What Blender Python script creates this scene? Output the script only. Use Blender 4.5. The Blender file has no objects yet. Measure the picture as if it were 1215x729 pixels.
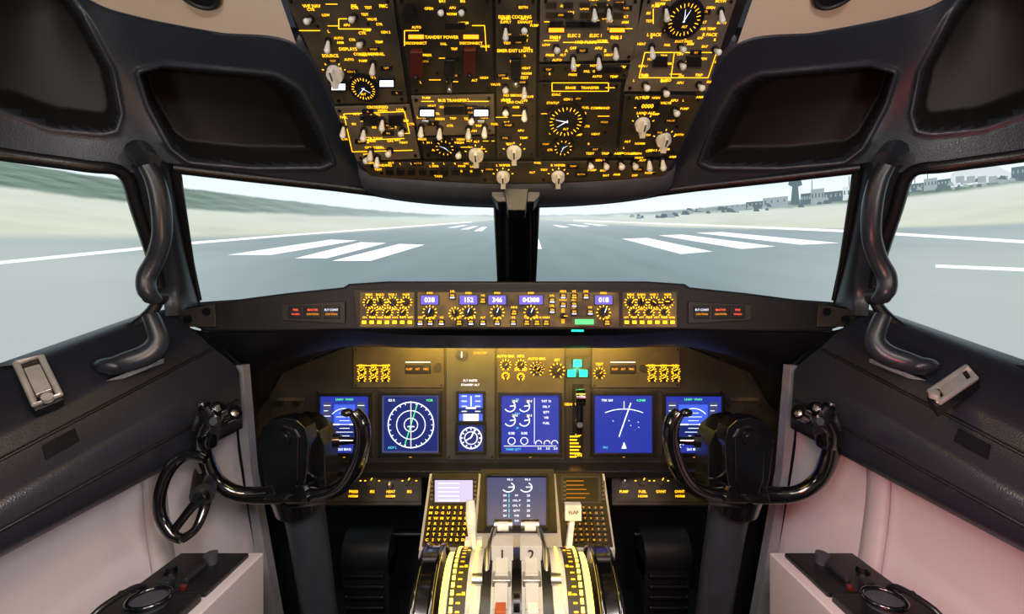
import bpy, math, random
import numpy as np
from mathutils import Vector
random.seed(3)
F=560.0; CX=613.0; HY=364.5; E=1.2
MIR=1
def V(px,py,d): return Vector((MIR*(px-CX)*d/F, d, (HY-py)*d/F))
def lin(c):
    return tuple((x/255/12.92 if x/255<=.04045 else ((x/255+.055)/1.055)**2.4) for x in c)
# ---------------- materials
def mk(name,col,rough=.5,metal=0,coat=0,var=.15,scale=25,bump=0,glow=0):
    m=bpy.data.materials.new(name); m.use_nodes=True; nt=m.node_tree; p=nt.nodes['Principled BSDF']
    c=lin(col)
    tc=nt.nodes.new('ShaderNodeTexCoord'); n=nt.nodes.new('ShaderNodeTexNoise'); n.inputs['Scale'].default_value=scale
    n.inputs['Detail'].default_value=4
    nt.links.new(tc.outputs['Object'],n.inputs['Vector'])
    r=nt.nodes.new('ShaderNodeValToRGB')
    r.color_ramp.elements[0].position=.3; r.color_ramp.elements[1].position=.7
    r.color_ramp.elements[0].color=(*[x*(1-var) for x in c],1); r.color_ramp.elements[1].color=(*[min(1,x*(1+var)) for x in c],1)
    nt.links.new(n.outputs['Fac'],r.inputs['Fac']); nt.links.new(r.outputs['Color'],p.inputs['Base Color'])
    p.inputs['Roughness'].default_value=rough; p.inputs['Metallic'].default_value=metal
    p.inputs['Coat Weight'].default_value=coat; p.inputs['Coat Roughness'].default_value=.08
    if bump:
        b=nt.nodes.new('ShaderNodeBump'); b.inputs['Strength'].default_value=bump; b.inputs['Distance'].default_value=.002
        n2=nt.nodes.new('ShaderNodeTexNoise'); n2.inputs['Scale'].default_value=400
        nt.links.new(tc.outputs['Object'],n2.inputs['Vector']); nt.links.new(n2.outputs['Fac'],b.inputs['Height'])
        nt.links.new(b.outputs['Normal'],p.inputs['Normal'])
    if glow:   # amber light wash on the panels, put in as weak patchy emission
        n3=nt.nodes.new('ShaderNodeTexNoise'); n3.inputs['Scale'].default_value=16; n3.inputs['Detail'].default_value=2
        nt.links.new(tc.outputs['Object'],n3.inputs['Vector'])
        r3=nt.nodes.new('ShaderNodeMapRange'); r3.inputs[1].default_value=.42; r3.inputs[2].default_value=.68; r3.inputs[3].default_value=glow*.25; r3.inputs[4].default_value=glow*2.2
        nt.links.new(n3.outputs['Fac'],r3.inputs[0]); nt.links.new(r3.outputs[0],p.inputs['Emission Strength'])
        p.inputs['Emission Color'].default_value=(1,.52,.10,1)
    return m
def em(name,col,st):
    m=bpy.data.materials.new(name); m.use_nodes=True; p=m.node_tree.nodes['Principled BSDF']
    c=lin(col); p.inputs['Base Color'].default_value=(*[x*.3 for x in c],1)
    p.inputs['Emission Color'].default_value=(*c,1); p.inputs['Emission Strength'].default_value=st
    p.inputs['Roughness'].default_value=.3
    return m
BLK=mk('black_plastic',(20,20,23),.35,bump=.2)
GLOSS=mk('gloss_black',(9,9,11),.14,coat=1)
PAD=mk('black_padding',(13,14,18),.5,bump=.3)
COWL=mk('charcoal_trim',(42,46,56),.32,bump=.25,scale=4)
CONS=mk('console_charcoal',(30,32,40),.30,bump=.25,scale=4)
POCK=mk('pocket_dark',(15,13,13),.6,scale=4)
COWL2=mk('charcoal_frame',(34,38,46),.34)
RIM=mk('overhead_rim_grey',(74,80,92),.45)
PNL=mk('panel_grey',(50,46,40),.45,glow=.014)
PNLD=mk('panel_dark',(31,28,25),.45,glow=.009)
PNLM=mk('main_panel_dark',(38,36,33),.45,glow=.003)
PNLG=mk('main_panel_grey',(62,58,50),.45,glow=.010)
PNLC=mk('mcp_panel',(62,56,44),.45,glow=.09)
PNLL=mk('panel_light',(98,88,76),.5,glow=.010)
PNLB=mk('panel_bluegrey',(60,62,70),.45)
BEIGE=mk('beige_headliner',(208,188,170),.7,scale=3,var=.05)
BULK=mk('bulkhead_grey',(150,146,142),.7,scale=3,var=.05)
WHITE=mk('wall_white',(190,182,184),.42,scale=3,var=.06)
STRIP=mk('wall_edge_grey',(128,128,134),.45)
SWH=mk('switch_white',(238,235,226),.3)
IVORY=mk('pedestal_white',(205,203,200),.35,var=.05)
MET=mk('brushed_metal',(200,200,202),.3,metal=1)
DMET=mk('dark_metal',(70,70,75),.3,metal=1)
GREY=mk('column_grey',(58,63,72),.32)
DKG=mk('housing_dark',(30,32,36),.45)
RED=mk('red_guard',(80,24,18),.4)
FLOOR=mk('floor_dark',(26,26,29),.8)
ORG=mk('orange_stripe',(190,90,50),.4)
AMB=em('amber_legend',(255,178,22),3.2)
AMBD=em('amber_dim',(255,170,30),1.2)
ORE=em('orange_lamp',(255,110,20),5)
WHE=em('white_lamp',(205,215,255),5)
VIO=em('violet_digits',(215,205,255),4)
VIOB=em('violet_window',(110,96,200),1.3)
GRN=em('green_lamp',(10,240,140),7)
BLU=em('display_blue',(40,54,160),1.05)
BLU2=em('display_navy',(28,42,112),.95)
BLU3=em('display_slate',(66,74,116),.95)
LAV=em('display_lavender',(195,190,232),1.05)
LINE=em('display_line',(225,235,255),1.8)
CYA=em('display_cyan',(90,210,230),1.3)
GRL=em('display_green',(90,240,130),1.5)
MAG=em('display_sky',(64,92,215),1.3)
WARM=em('warm_strip',(255,205,60),9)
REDL=em('red_legend',(255,90,70),1.5)
# ---------------- builder
class Pl:
    def __init__(s,b,t):
        s.o=Vector((0,b[0],b[1])); s.u=Vector((1,0,0)); s.v=(Vector((0,t[0],t[1]))-s.o).normalized(); s.n=s.u.cross(s.v)
    def on(s,px,py,off=0):
        d=Vector(((px-CX)/F,1,(HY-py)/F)); t=s.o.dot(s.n)/d.dot(s.n); return d*t+s.n*off
def vert(y): return Pl((y,-1),(y,1))
_tc={}
def tmesh(st):
    if st in _tc: return _tc[st]
    c=bpy.data.curves.new('t','FONT'); c.body=st; c.size=1; c.align_x='CENTER'; c.align_y='CENTER'; c.resolution_u=2; c.offset=.008
    o=bpy.data.objects.new('t',c); bpy.context.scene.collection.objects.link(o)
    bpy.context.view_layer.update()
    me=bpy.data.meshes.new_from_object(o)
    r=([v.co.copy() for v in me.vertices],[tuple(p.vertices) for p in me.polygons])
    bpy.data.objects.remove(o); bpy.data.curves.remove(c); bpy.data.meshes.remove(me)
    _tc[st]=r; return r
def cat(pts,sub,rad=None):
    if sub<2: return pts,rad
    out=[];ro=[]
    n=len(pts)
    for i in range(n-1):
        p0=pts[max(i-1,0)];p1=pts[i];p2=pts[i+1];p3=pts[min(i+2,n-1)]
        for k in range(sub):
            t=k/sub
            out.append(.5*((2*p1)+(p2-p0)*t+(2*p0-5*p1+4*p2-p3)*t*t+(3*p1-p0-3*p2+p3)*t**3))
            if rad: ro.append(rad[i]*(1-t)+rad[i+1]*t)
    out.append(pts[-1]); 
    if rad: ro.append(rad[-1])
    return out,ro
class B:
    def __init__(s): s.v=[];s.f=[];s.m=[];s.s=[];s.mats=[]
    def mi(s,m):
        if m not in s.mats: s.mats.append(m)
        return s.mats.index(m)
    def add(s,vs,fs,m,sm=False):
        o=len(s.v); s.v+=list(vs); k=s.mi(m)
        for f in fs: s.f.append(tuple(o+i for i in f)); s.m.append(k); s.s.append(sm)
    def prism(s,pts,vec,m):
        n=len(pts); vs=list(pts)+[p+vec for p in pts]
        fs=[tuple(range(n)),tuple(range(2*n-1,n-1,-1))]+[(i,i+n,(i+1)%n+n,(i+1)%n) for i in range(n)]
        s.add(vs,fs,m)
    def q(s,pl,pts,off,th,m): s.prism([pl.on(x,y,off+th) for x,y in pts],-pl.n*th,m)
    def rect(s,pl,x0,y0,x1,y1,off,th,m): s.q(pl,[(x0,y0),(x1,y0),(x1,y1),(x0,y1)],off,th,m)
    def flat(s,pl,x0,y0,x1,y1,off,m): s.add([pl.on(*p,off) for p in [(x0,y0),(x0,y1),(x1,y1),(x1,y0)]],[(0,1,2,3)],m)
    def line(s,pl,x0,y0,x1,y1,w,off,m):
        a=pl.on(x0,y0,off);b=pl.on(x1,y1,off); t=(b-a)
        if t.length<1e-6: return
        p=pl.n.cross(t.normalized())*w*a.y/F*.5
        s.add([a-p,b-p,b+p,a+p],[(0,1,2,3)],m)
    def ring(s,pl,px,py,r,w,off,m,a0=0,a1=360,n=32):
        c=pl.on(px,py,off);k=c.y/F;vs=[];fs=[]
        if m is AMB:   # dial legends are separate tick marks
            cnt=max(4,int((a1-a0)/30))
            for i in range(cnt+1):
                a=math.radians(a0+(a1-a0)*i/cnt); d=pl.u*math.cos(a)+pl.v*math.sin(a); e_=pl.n.cross(d)*.5*k
                s.add([c+d*(r-.3)*k-e_,c+d*(r+1.9)*k-e_,c+d*(r+1.9)*k+e_,c+d*(r-.3)*k+e_],[(0,1,2,3)],m)
            return
        for i in range(n+1):
            a=math.radians(a0+(a1-a0)*i/n); d=pl.u*math.cos(a)+pl.v*math.sin(a)
            vs+=[c+d*(r-w/2)*k,c+d*(r+w/2)*k]
            if i: j=2*i; fs.append((j-2,j-1,j+1,j))
        s.add(vs,fs,m)
    def cyl(s,c,ax,r1,r2,h,m,n=20):
        ax=ax.normalized(); t=Vector((1,0,0)) if abs(ax.x)<.9 else Vector((0,1,0)); a=ax.cross(t).normalized(); b=ax.cross(a)
        vs=[]
        for rr,hh in((r1,0),(r2,h)):
            for i in range(n):
                g=2*math.pi*i/n; vs.append(c+ax*hh+a*math.cos(g)*rr+b*math.sin(g)*rr)
        s.add(vs,[(i,(i+1)%n,(i+1)%n+n,i+n) for i in range(n)],m,True)
        s.add(vs[:n],[tuple(range(n))],m); s.add(vs[n:],[tuple(range(n))],m)
    def pc(s,pl,px,py,r,h,m,off=0,r2=None,n=20):
        c=pl.on(px,py,off);k=c.y/F; s.cyl(c,pl.n,r*k,(r if r2 is None else r2)*k,h,m,n)
    def tube(s,pts,rad,m,n=12,sub=6,sx=1):
        if not isinstance(rad,(list,tuple)): rad=[rad]*len(pts)
        pts,rad=cat(pts,sub,list(rad)); vs=[]; a=None
        for i,p in enumerate(pts):
            t=(pts[min(i+1,len(pts)-1)]-pts[max(i-1,0)]).normalized()
            if a is None:
                g=Vector((0,1,0)) if abs(t.y)<.9 else Vector((1,0,0)); a=(g-t*g.dot(t)).normalized()
            else: a=(a-t*a.dot(t)).normalized()
            b=t.cross(a)
            for k in range(n):
                w=2*math.pi*k/n; vs.append(p+(a*math.cos(w)*sx+b*math.sin(w))*rad[i])
        N=len(pts); fs=[(i*n+k,i*n+(k+1)%n,(i+1)*n+(k+1)%n,(i+1)*n+k) for i in range(N-1) for k in range(n)]
        s.add(vs,fs,m,True); s.add(vs[:n],[tuple(range(n))],m); s.add(vs[-n:],[tuple(range(n))],m)
    def torus(s,c,ax,R,r,m,a0=0,a1=360,n=36):
        ax=ax.normalized(); t=Vector((1,0,0)) if abs(ax.x)<.9 else Vector((0,0,1)); a=ax.cross(t).normalized(); b=ax.cross(a)
        s.tube([c+(a*math.cos(math.radians(a0+(a1-a0)*i/n))+b*math.sin(math.radians(a0+(a1-a0)*i/n)))*R for i in range(n+1)],r,m,10,1)
    def ball(s,c,r,m,sc=(1,1,1),n=16):
        vs=[];fs=[]
        for i in range(n//2+1):
            th=math.pi*i/(n//2)
            for j in range(n):
                ph=2*math.pi*j/n
                vs.append(c+Vector((math.sin(th)*math.cos(ph)*sc[0],math.sin(th)*math.sin(ph)*sc[1],math.cos(th)*sc[2]))*r)
        for i in range(n//2):
            for j in range(n): fs.append((i*n+j,i*n+(j+1)%n,(i+1)*n+(j+1)%n,(i+1)*n+j))
        s.add(vs,fs,m,True)
    def box(s,x0,x1,y0,y1,z0,z1,m):
        s.prism([Vector((x0,y0,z0)),Vector((x1,y0,z0)),Vector((x1,y0,z1)),Vector((x0,y0,z1))],Vector((0,y1-y0,0)),m)
    def loft(s,rows,m,sm=True):
        w=len(rows[0]); vs=[p for r in rows for p in r]
        s.add(vs,[(i*w+j,i*w+j+1,(i+1)*w+j+1,(i+1)*w+j) for i in range(len(rows)-1) for j in range(w-1)],m,sm)
    def text(s,pl,px,py,st,h,off,m,ar=1):
        vs,fs=tmesh(st); c=pl.on(px,py,off); k=h*c.y/F/.7
        s.add([c+pl.u*(v.x*k*ar)+pl.v*(v.y*k) for v in vs],fs,m)
    def obj(s,name,parent=None,bev=0):
        vs=[Vector((v.x,v.y,v.z+E)) for v in s.v]
        lo=[min(v[i] for v in vs) for i in range(3)];hi=[max(v[i] for v in vs) for i in range(3)]
        c=Vector([(lo[i]+hi[i])/2 for i in range(3)])
        me=bpy.data.meshes.new(name); me.from_pydata([v-c for v in vs],[],s.f)
        for m in s.mats: me.materials.append(m)
        me.polygons.foreach_set('material_index',s.m); me.polygons.foreach_set('use_smooth',s.s); me.update()
        o=bpy.data.objects.new(name,me); bpy.context.scene.collection.objects.link(o); o.location=c
        if parent: o.parent=parent; o.location=c-parent.location
        if bev:
            md=o.modifiers.new('bev','BEVEL'); md.width=bev; md.segments=3; md.limit_method='ANGLE'; md.angle_limit=math.radians(50)
        return o
def M(px): return 2*CX-px
def mlist(pts): return pts+[(M(x),y) for x,y in reversed(pts)]
# ---------------- control widgets
def toggle(b,pl,px,py,k=1.0,m=None,drop=0):
    m=m or SWH
    b.pc(pl,px,py,4.2*k,.004,DMET,n=10); c=pl.on(px,py,.004); s=c.y/F
    ax=(pl.n+pl.v*random.choice([-.35,.3])).normalized()
    b.cyl(c,ax,1.7*k*s,3.7*k*s,.019*k,m,10); b.ball(c+ax*.019*k,3.7*k*s,m,n=8)
def knob(b,pl,px,py,r,h,m,m2=None,ang=90):
    b.pc(pl,px,py,r,h*.45,m,r2=r*.92,n=20); c=pl.on(px,py,h*.45); s=c.y/F
    a=math.radians(ang); d=pl.u*math.cos(a)+pl.v*math.sin(a); e=pl.n.cross(d)
    L=r*1.05*s; W=r*.36*s
    b.prism([c-d*L-e*W,c+d*L-e*W*.6,c+d*L+e*W*.6,c-d*L+e*W],pl.n*h*.6,m)
    if m2:
        cc=c+pl.n*(h*.6+.0006); b.add([cc-e*W*.25,cc+d*L-e*W*.25,cc+d*L+e*W*.25,cc+e*W*.25],[(0,1,2,3)],m2)
def gauge(b,l,pl,px,py,r,hands=2):
    b.pc(pl,px,py,r,.006,BLK,n=28); b.pc(pl,px,py,r*.86,.001,BLK,off=.0062,n=28)
    l.ring(pl,px,py,r*.98,r*.07,.0066,DMET)
    nt_=24 if r>15 else 12
    for i in range(nt_):
        a=math.radians(i*360/nt_+15); c=pl.on(px,py,.0078);s=c.y/F;d=pl.u*math.cos(a)+pl.v*math.sin(a);e=pl.n.cross(d)*.35*s
        q0=.66 if i%2 else .6
        l.add([c+d*r*q0*s-e,c+d*r*.8*s-e,c+d*r*.8*s+e,c+d*r*q0*s+e],[(0,1,2,3)],AMB)
    for i in range(hands):
        a=math.radians(random.uniform(0,360)); c=pl.on(px,py,.0082);s=c.y/F;d=pl.u*math.cos(a)+pl.v*math.sin(a);e=pl.n.cross(d)*r*.028*s
        l.add([c-d*r*.12*s-e,c+d*r*.52*s-e*.3,c+d*r*.52*s+e*.3,c-d*r*.12*s+e],[(0,1,2,3)],LINE)
    if r>15: l.text(pl,px,py+r*.35,'ALT',2.6,.008,AMB)
WORDS=['OFF','ON','AUTO','TEST','LOW','HIGH','ARM','BAT','GEN 1','GEN 2','APU','FUEL','L','R','BOTH','NORM','ALT','IRS','TEMP','VALVE','PUMP','CTR','HEAT','OVHT','PRESS','TRIP','OPEN','FAIL']
W=lambda: random.choice(WORDS)

# ================= projection screen (simulator visual, curved)
R=3.0; h0=(HY-258)*R/F
na,nh=1100,340
az=np.radians(np.linspace(-78,78,na)); hh=np.linspace(-.7,1.25,nh)
A,H=np.meshgrid(az,hh)
co=np.stack([R*np.sin(A),R*np.cos(A),H+E],-1).reshape(-1,3)
e=H-h0; AD=np.degrees(A)
rng=np.random.RandomState(5)
def nz(x,y,sc,o=5):
    r=np.zeros_like(x);a=1;tot=0
    for i in range(o):
        for k in range(3):
            th=rng.uniform(0,6.28); r+=a*np.sin((x*np.cos(th)+y*np.sin(th))*sc*2**i+rng.uniform(0,6.28))/3
        tot+=a;a*=.6
    return r/tot
def L(c): return np.array(lin(c))
def sst(x,a,b): 
    q=np.clip((x-a)/(b-a),0,1); return q*q*(3-2*q)
t=np.clip(e/.30,0,1)[...,None]; sky=L((240,249,251))*(1-t)+L((204,228,238))*t
cl=np.clip(nz(AD*.12,e*22,1.0)*1.4,0,1)[...,None]; sky=sky*(1-cl*.5)+L((242,249,251))*cl*.5
g=np.clip(-e,1e-3,9); T=4*R/g; X=T*np.sin(A); Y=T*np.cos(A)
asph=L((144,163,169))*np.ones((nh,na,1)); 
n1=nz(X*.35,Y*.03,1.0)[...,None]; n2=nz(X*1.2,Y*.4,1.0)[...,None]; n4=nz(X*.9,Y*.01,1.0)[...,None]; asph=asph*(1+.12*n1+.06*n2+.09*n4)
fl=np.clip((np.abs(AD)-22)/20,0,1)[...,None]*np.clip((-e-.05)/.3,0,1)[...,None]; asph=asph*(1-fl)+L((180,190,188))*fl*(1+.09*n1)
ln=(np.clip(-e/.5,0,1)*np.clip(1-np.abs(AD)/40,0,1))[...,None]; asph=asph*(1-.36*ln)
grass=L((212,214,196))*(1+.08*nz(AD*.5,e*90,1.0)[...,None])
g2=np.clip(nz(AD*.25,e*60,1.0)*1.8,0,1)[...,None]; grass=grass*(1-g2*.45)+L((176,186,166))*g2*.45
ina=(sst(X,-37,-30)*(1-sst(X,40,45)))[...,None]
gr=grass*(1-ina)+asph*ina
hz=np.exp(-(-e).clip(0)/.075)[...,None]; gr=gr*(1-hz*.7)+L((216,228,230))*hz*.7
hill=.012+.05*np.clip((-AD-8)/40,0,1)+.010*nz(AD*.35,AD*0,1.0)+.005*nz(AD*3,AD*0,1.0)+.010*np.clip((AD-20)/30,0,1)
hlow=-.055*np.clip((-AD-8)/25,0,1)-.030*np.clip((AD-12)/25,0,1)+.008*nz(AD*1.1,AD*0,1.0)
hc=L((118,138,128))*(1+.6*nz(AD*2.2,e*220,1.0)[...,None]); hzt=np.clip(1-np.abs(AD)/36,0,1)[...,None]; hc=hc*(1-.8*hzt)+L((204,217,220))*.8*hzt
inh=(sst(e,hlow-.012,hlow+.010)*(1-sst(e,hill-.004,hill+.004)))[...,None]
img=np.where((e>0)[...,None],sky,gr); img=img*(1-inh)+np.clip(hc,0,1)*inh
cols=np.concatenate([img,np.ones((nh,na,1))],-1).reshape(-1).astype(np.float32)
me=bpy.data.meshes.new('projection_screen')
idx=np.arange(na*nh).reshape(nh,na); fq=np.stack([idx[:-1,:-1],idx[:-1,1:],idx[1:,1:],idx[1:,:-1]],-1).reshape(-1,4)
me.vertices.add(na*nh); me.vertices.foreach_set('co',co.astype(np.float32).ravel())
me.loops.add(fq.size); me.loops.foreach_set('vertex_index',fq.ravel().astype(np.int32))
me.polygons.add(len(fq)); me.polygons.foreach_set('loop_start',np.arange(0,fq.size,4,dtype=np.int32)); me.polygons.foreach_set('loop_total',np.full(len(fq),4,dtype=np.int32))
me.update(); ca=me.color_attributes.new('img','FLOAT_COLOR','POINT'); ca.data.foreach_set('color',cols)
sm=bpy.data.materials.new('projected_airfield'); sm.use_nodes=True; nt=sm.node_tree; nt.nodes.clear()
at=nt.nodes.new('ShaderNodeAttribute'); at.attribute_name='img'; emn=nt.nodes.new('ShaderNodeEmission'); emn.inputs['Strength'].default_value=1.14
oo=nt.nodes.new('ShaderNodeOutputMaterial'); nt.links.new(at.outputs['Color'],emn.inputs['Color']); nt.links.new(emn.outputs[0],oo.inputs[0])
me.materials.append(sm); me.validate()
screen=bpy.data.objects.new('projection_screen',me); bpy.context.scene.collection.objects.link(screen)
def SP(az,h,dr=.012): return Vector(((R-dr)*math.sin(az),(R-dr)*math.cos(az),h))
def scr(px,py):
    a=math.atan((px-CX)/F); return a,(HY-py)*R*math.cos(a)/F
def hor(px): return HY-h0*F/(R*math.cos(math.atan((px-CX)/F)))
PW=em('projected_white',(250,252,252),1.3); PD=em('projected_building',(156,170,174),1.1); PD2=em('projected_hangar',(212,220,223),1.1); PD3=em('projected_dark',(104,124,130),1.0)
sb=B()
def spoly(pts,m,dr=.02):
    sb.add([SP(*scr(*p),dr) for p in pts],[tuple(range(len(pts)))],m)
for q in [[(270,303),(322,303),(424,286),(392,285)],[(350,307),(388,307),(458,289),(428,288)],[(394,310),(440,310),(504,291),(474,290)],
          [(738,284),(768,283),(845,299),(808,302)],[(782,280),(810,279),(920,293),(880,296)],[(826,277),(856,276),(996,289),(950,291)],
          [(636,284),(639,284),(643,296),(638,296)],[(530,271),(540,271),(556,268),(548,268)],[(546,273),(556,273),(568,269),(562,269)],[(562,275),(572,275),(578,270),(572,270)],
          [(655,268),(662,268),(676,270),(668,271)],[(672,267),(680,267),(700,269),(692,270)],[(690,266),(700,266),(722,268),(712,269)]]:
    spoly(q,PW)
def sline(pts,w0,w1,m=PW):
    n=24; rows=[[],[]]
    for i in range(n+1):
        t=i/n; f=t*(len(pts)-1); k=min(int(f),len(pts)-2); g_=f-k
        x=pts[k][0]*(1-g_)+pts[k+1][0]*g_; y=pts[k][1]*(1-g_)+pts[k+1][1]*g_; w=w0*(1-t)+w1*t
        rows[0].append(SP(*scr(x,y-w/2))); rows[1].append(SP(*scr(x,y+w/2)))
    sb.loft(rows,m)
sline([(-120,326),(0,312),(160,296),(225,289)],4,3); sline([(225,289),(350,279),(560,264)],3,1)
sline([(1330,296),(1210,287),(1010,275)],4,3); sline([(1010,275),(870,269),(680,262)],3,1); sline([(1110,316),(1330,325)],3.5,4.5)
T_=hor(943)
spoly([(938,T_+3),(940,T_-18),(935,T_-20),(937,T_-28),(950,T_-28),(952,T_-20),(947,T_-18),(949,T_+3)],PD3,.025)
spoly([(943,T_-27),(944,T_-36),(945,T_-36),(945.5,T_-27)],PD3,.025)
for x0,x1,hg,m in [(860,885,3,PD),(885,905,5,PD3),(905,935,8,PD),(950,962,9,PD3),(962,978,13,PD),(978,1000,8,PD3),(1000,1018,12,PD2),(1078,1096,6,PD3),(1096,1112,10,PD),(1112,1128,7,PD3),(1200,1222,10,PD3),(1222,1300,14,PD)]:
    a0,a1=hor(x0)+4,hor(x1)+4; spoly([(x0,a0-4-hg),(x1,a1-4-hg),(x1,a1),(x0,a0)],m,.022)
    for k in range(4):
        xx=x0+(x1-x0)*(k+.3)/4; yy=hor(xx); spoly([(xx,yy-hg*.6),(xx+1.6,yy-hg*.6),(xx+1.6,yy-hg*.2),(xx,yy-hg*.2)],PD3 if m is not PD3 else PD,.026)
yb=hor(1165)
spoly([(1126,hor(1126)+4),(1129,yb-8),(1146,yb-15),(1166,yb-18),(1186,yb-16),(1200,yb-8),(1202,hor(1202)+4)],PD2,.021)
for k in range(5): spoly([(1134+k*13,yb-4),(1144+k*13,yb-5),(1144+k*13,yb+3),(1134+k*13,yb+4)],PD,.027)
for i in range(110):
    x=random.uniform(740,1240); y=hor(x)+random.uniform(-1,6); r=random.uniform(1.0,2.8); spoly([(x-r*2,y+2),(x-r,y-r),(x+r,y-r*.8),(x+r*2,y+2)],random.choice([PD,PD3]),.019+.0001*i)
for x in (963,1100,1007,1070,1085): y=hor(x)-24; spoly([(x,y),(x+1,y),(x+1,y+28),(x,y+28)],PD3,.02)
sb.obj('airfield_markings',screen)

# ================= overhead panel
OV=Pl((1.08,.2815),(.76,.494))
b=B(); l=B()
top=[(300,-90),(335,-10),(350,30),(398,130),(432,204)]; bot=[(470,213),(540,218)]
b.q(OV,mlist(top+bot),-.035,.035,BLK)
mods=[([(338,-4),(466,-4),(484,120),(398,122)],PNL),([(397,126),(486,123),(499,187),(424,190)],PNLL),([(470,-4),(584,-4),(586,108),(489,110)],PNLD),
([(488,113),(586,111),(587,158),(497,160)],PNLL),([(499,163),(587,161),(588,186),(503,187)],PNLD),([(588,-4),(637,-4),(635,186),(590,186)],PNL),
([(641,-4),(760,-4),(752,70),(640,72)],PNLL),([(640,76),(750,74),(746,92),(640,94)],PNLD),([(764,-4),(874,-4),(838,107),(740,107)],PNLL),([(639,97),(737,97),(730,186),(639,186)],PNLD),
([(741,111),(834,113),(803,184),(733,186)],PNLD),([(428,192),(797,190),(789,208),(650,216),(570,216),(440,208)],PNL)]
for pts,m in mods: 
    b.q(OV,pts,0,.004,m)
    cxm=sum(p[0] for p in pts)/len(pts); cym=sum(p[1] for p in pts)/len(pts)
    for p in pts: b.pc(OV,p[0]+(cxm-p[0])*.06+(3 if p[0]<cxm else -3),p[1]+(4 if p[1]<cym else -4),2,.002,DMET,off=.004,n=8)
OV2=Pl((1.08,.2815),(.76,.494)); OV2.o=OV.o+OV.n*.004*1
o_=OV2
tg=[(369,22),(421,20),(430,50),(443,75),(454,142),(432,154),(478,154),(440,178),(463,178),(525,12),(549,12),(500,150),(522,152),(556,152),(575,150),
(600,33),(622,33),(600,103),(622,103),(600,130),(622,130),(660,56),(680,68),(710,68),(730,56),(705,10),(722,10),(773,55),(807,55),(807,75),(765,100),(788,107),(829,100),(790,10),(855,12),(848,58),
(437,186),(448,186),(700,193),(718,193),(736,193),(752,193),(770,190),(786,189),(800,130),(390,48),(408,150),(545,180),(560,140)]
occ=[(398,87),(565,183),(610,180),(597,209),(662,209),(762,147),(787,165),(432,103),(811,21),(671,142),(668,173),(528,173),(811,10),(811,32),(671,130),(671,154),(658,142),(684,142)]+tg
for x,y in tg:
    toggle(b,o_,x,y)
    l.text(o_,x,y-11,W(),3.2,.0012,AMB); 
    if random.random()<.75: l.text(o_,x+random.choice([-12,12]),y-3,W(),2.8,.0012,AMB)
    if random.random()<.6: l.text(o_,x+1,y+15,W(),2.8,.0012,AMB)
for st,x,y,h in [('STANDBY POWER',523,44,3.6),('EQUIP COOLING',611,20,3.6),('SUPPLY',600,26,2.8),('EXHAUST',623,26,2.8),('EMER EXIT LIGHTS',611,60,3.6),('BUS TRANSFER',537,119,3.6),('DISCONNECT',493,51,3),('DISCONNECT',559,51,3),
 ('ELEC 2',681,42,3.6),('ELEC 1',707,42,3.6),('ENG 1',659,44,3.4),('ENG 2',731,44,3.4),('HYD PUMPS',695,50,3.4),('A',672,60,3.6),('B',718,60,3.6),('L PACK',776,41,3.6),('R PACK',842,41,3.6),('ISOLATION',808,40,3.2),('VALVE',808,45,3.2),
 ('VHF NAV',370,7,3.6),('IRS',420,7,3.6),('FMC',455,7,3.6),('DISPLAYS',413,58,3.6),('SOURCE',392,66,3.6),('CONTROL PANEL',438,64,3.2),('CABIN ALTITUDE',668,158,3),('EVAC',660,112,3),('COMMAND',712,128,3),('NO SMOKING',611,113,3),
 ('L WIPER',597,196,3.2),('R WIPER',662,196,3.2),('ANTI COLLISION',745,182,3),('FLT ALT',762,116,3.2),('LAND ALT',766,134,3.2),('VALVE',790,122,3.2),('TRANSFER',700,104,3.2),('ERASE',677,104,3.2),('STATUS',656,122,3),
 ('AIR TEMP',840,34,3),('DUCT PRESS',811,49,2.6),('BLEED',790,95,3.2),('TRIP',765,90,3),('APU',807,98,3),('GRD CALL',611,121,3),('CROSSFEED',448,127,3.4),('CTR TANK',444,164,3),('LANDING',455,196,3.2),('TAXI',520,209,3),('L SIDE',515,197,2.8),('FWD',548,197,2.8),('ENGINE START',560,203,2.8)]:
    l.text(o_,x,y,st,h,.0012,AMB); occ.append((x,y))
cnt=0
for i in range(1500):
    pts,m=random.choice(mods); a,c,d,e_=pts[:4]; s_,t_=random.uniform(.08,.92),random.uniform(.06,.94)
    x=(a[0]*(1-s_)+c[0]*s_)*(1-t_)+(e_[0]*(1-s_)+d[0]*s_)*t_; y=a[1]*(1-t_)+d[1]*t_
    if any(abs(x-ox)<11 and abs(y-oy)<5.5 for ox,oy in occ): continue
    occ.append((x,y)); r_=random.random()
    if r_<.62: l.text(o_,x,y,W(),2.8,.001,AMB)
    elif r_<.8: b.rect(o_,x-7,y-3,x+7,y+3,0,.002,BLK); l.text(o_,x,y,W(),2.4,.0024,AMBD)
    elif r_<.9: l.line(o_,x-7,y,x+7,y,.7,.001,AMB)
    else: b.pc(o_,x,y,1.8,.002,DMET,n=8)
    cnt+=1
    if cnt>190: break
for x,y in [(494,43),(559,43),(660,35),(732,35)]: b.rect(o_,x-10,y-5,x+10,y+3,0,.003,BLK); l.flat(o_,x-9,y-3,x+9,y+2,.0035,ORE)
for x,y in [(402,102),(459,98),(507,133),(571,133)]: b.rect(o_,x-10,y-7,x+10,y+6,0,.003,BLK); l.flat(o_,x-8,y-3.5,x+8,y+3.5,.0035,WHE)
for x,y in [(495,72),(558,70)]: b.rect(o_,x-7,y-15,x+7,y+15,0,.014,RED); toggle(b,o_,x,y+16,.8,BLK)
for x,y in [(505,133),(571,133)]: b.rect(o_,x-4,y+7,x+4,y+10,0,.01,MET)
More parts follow.
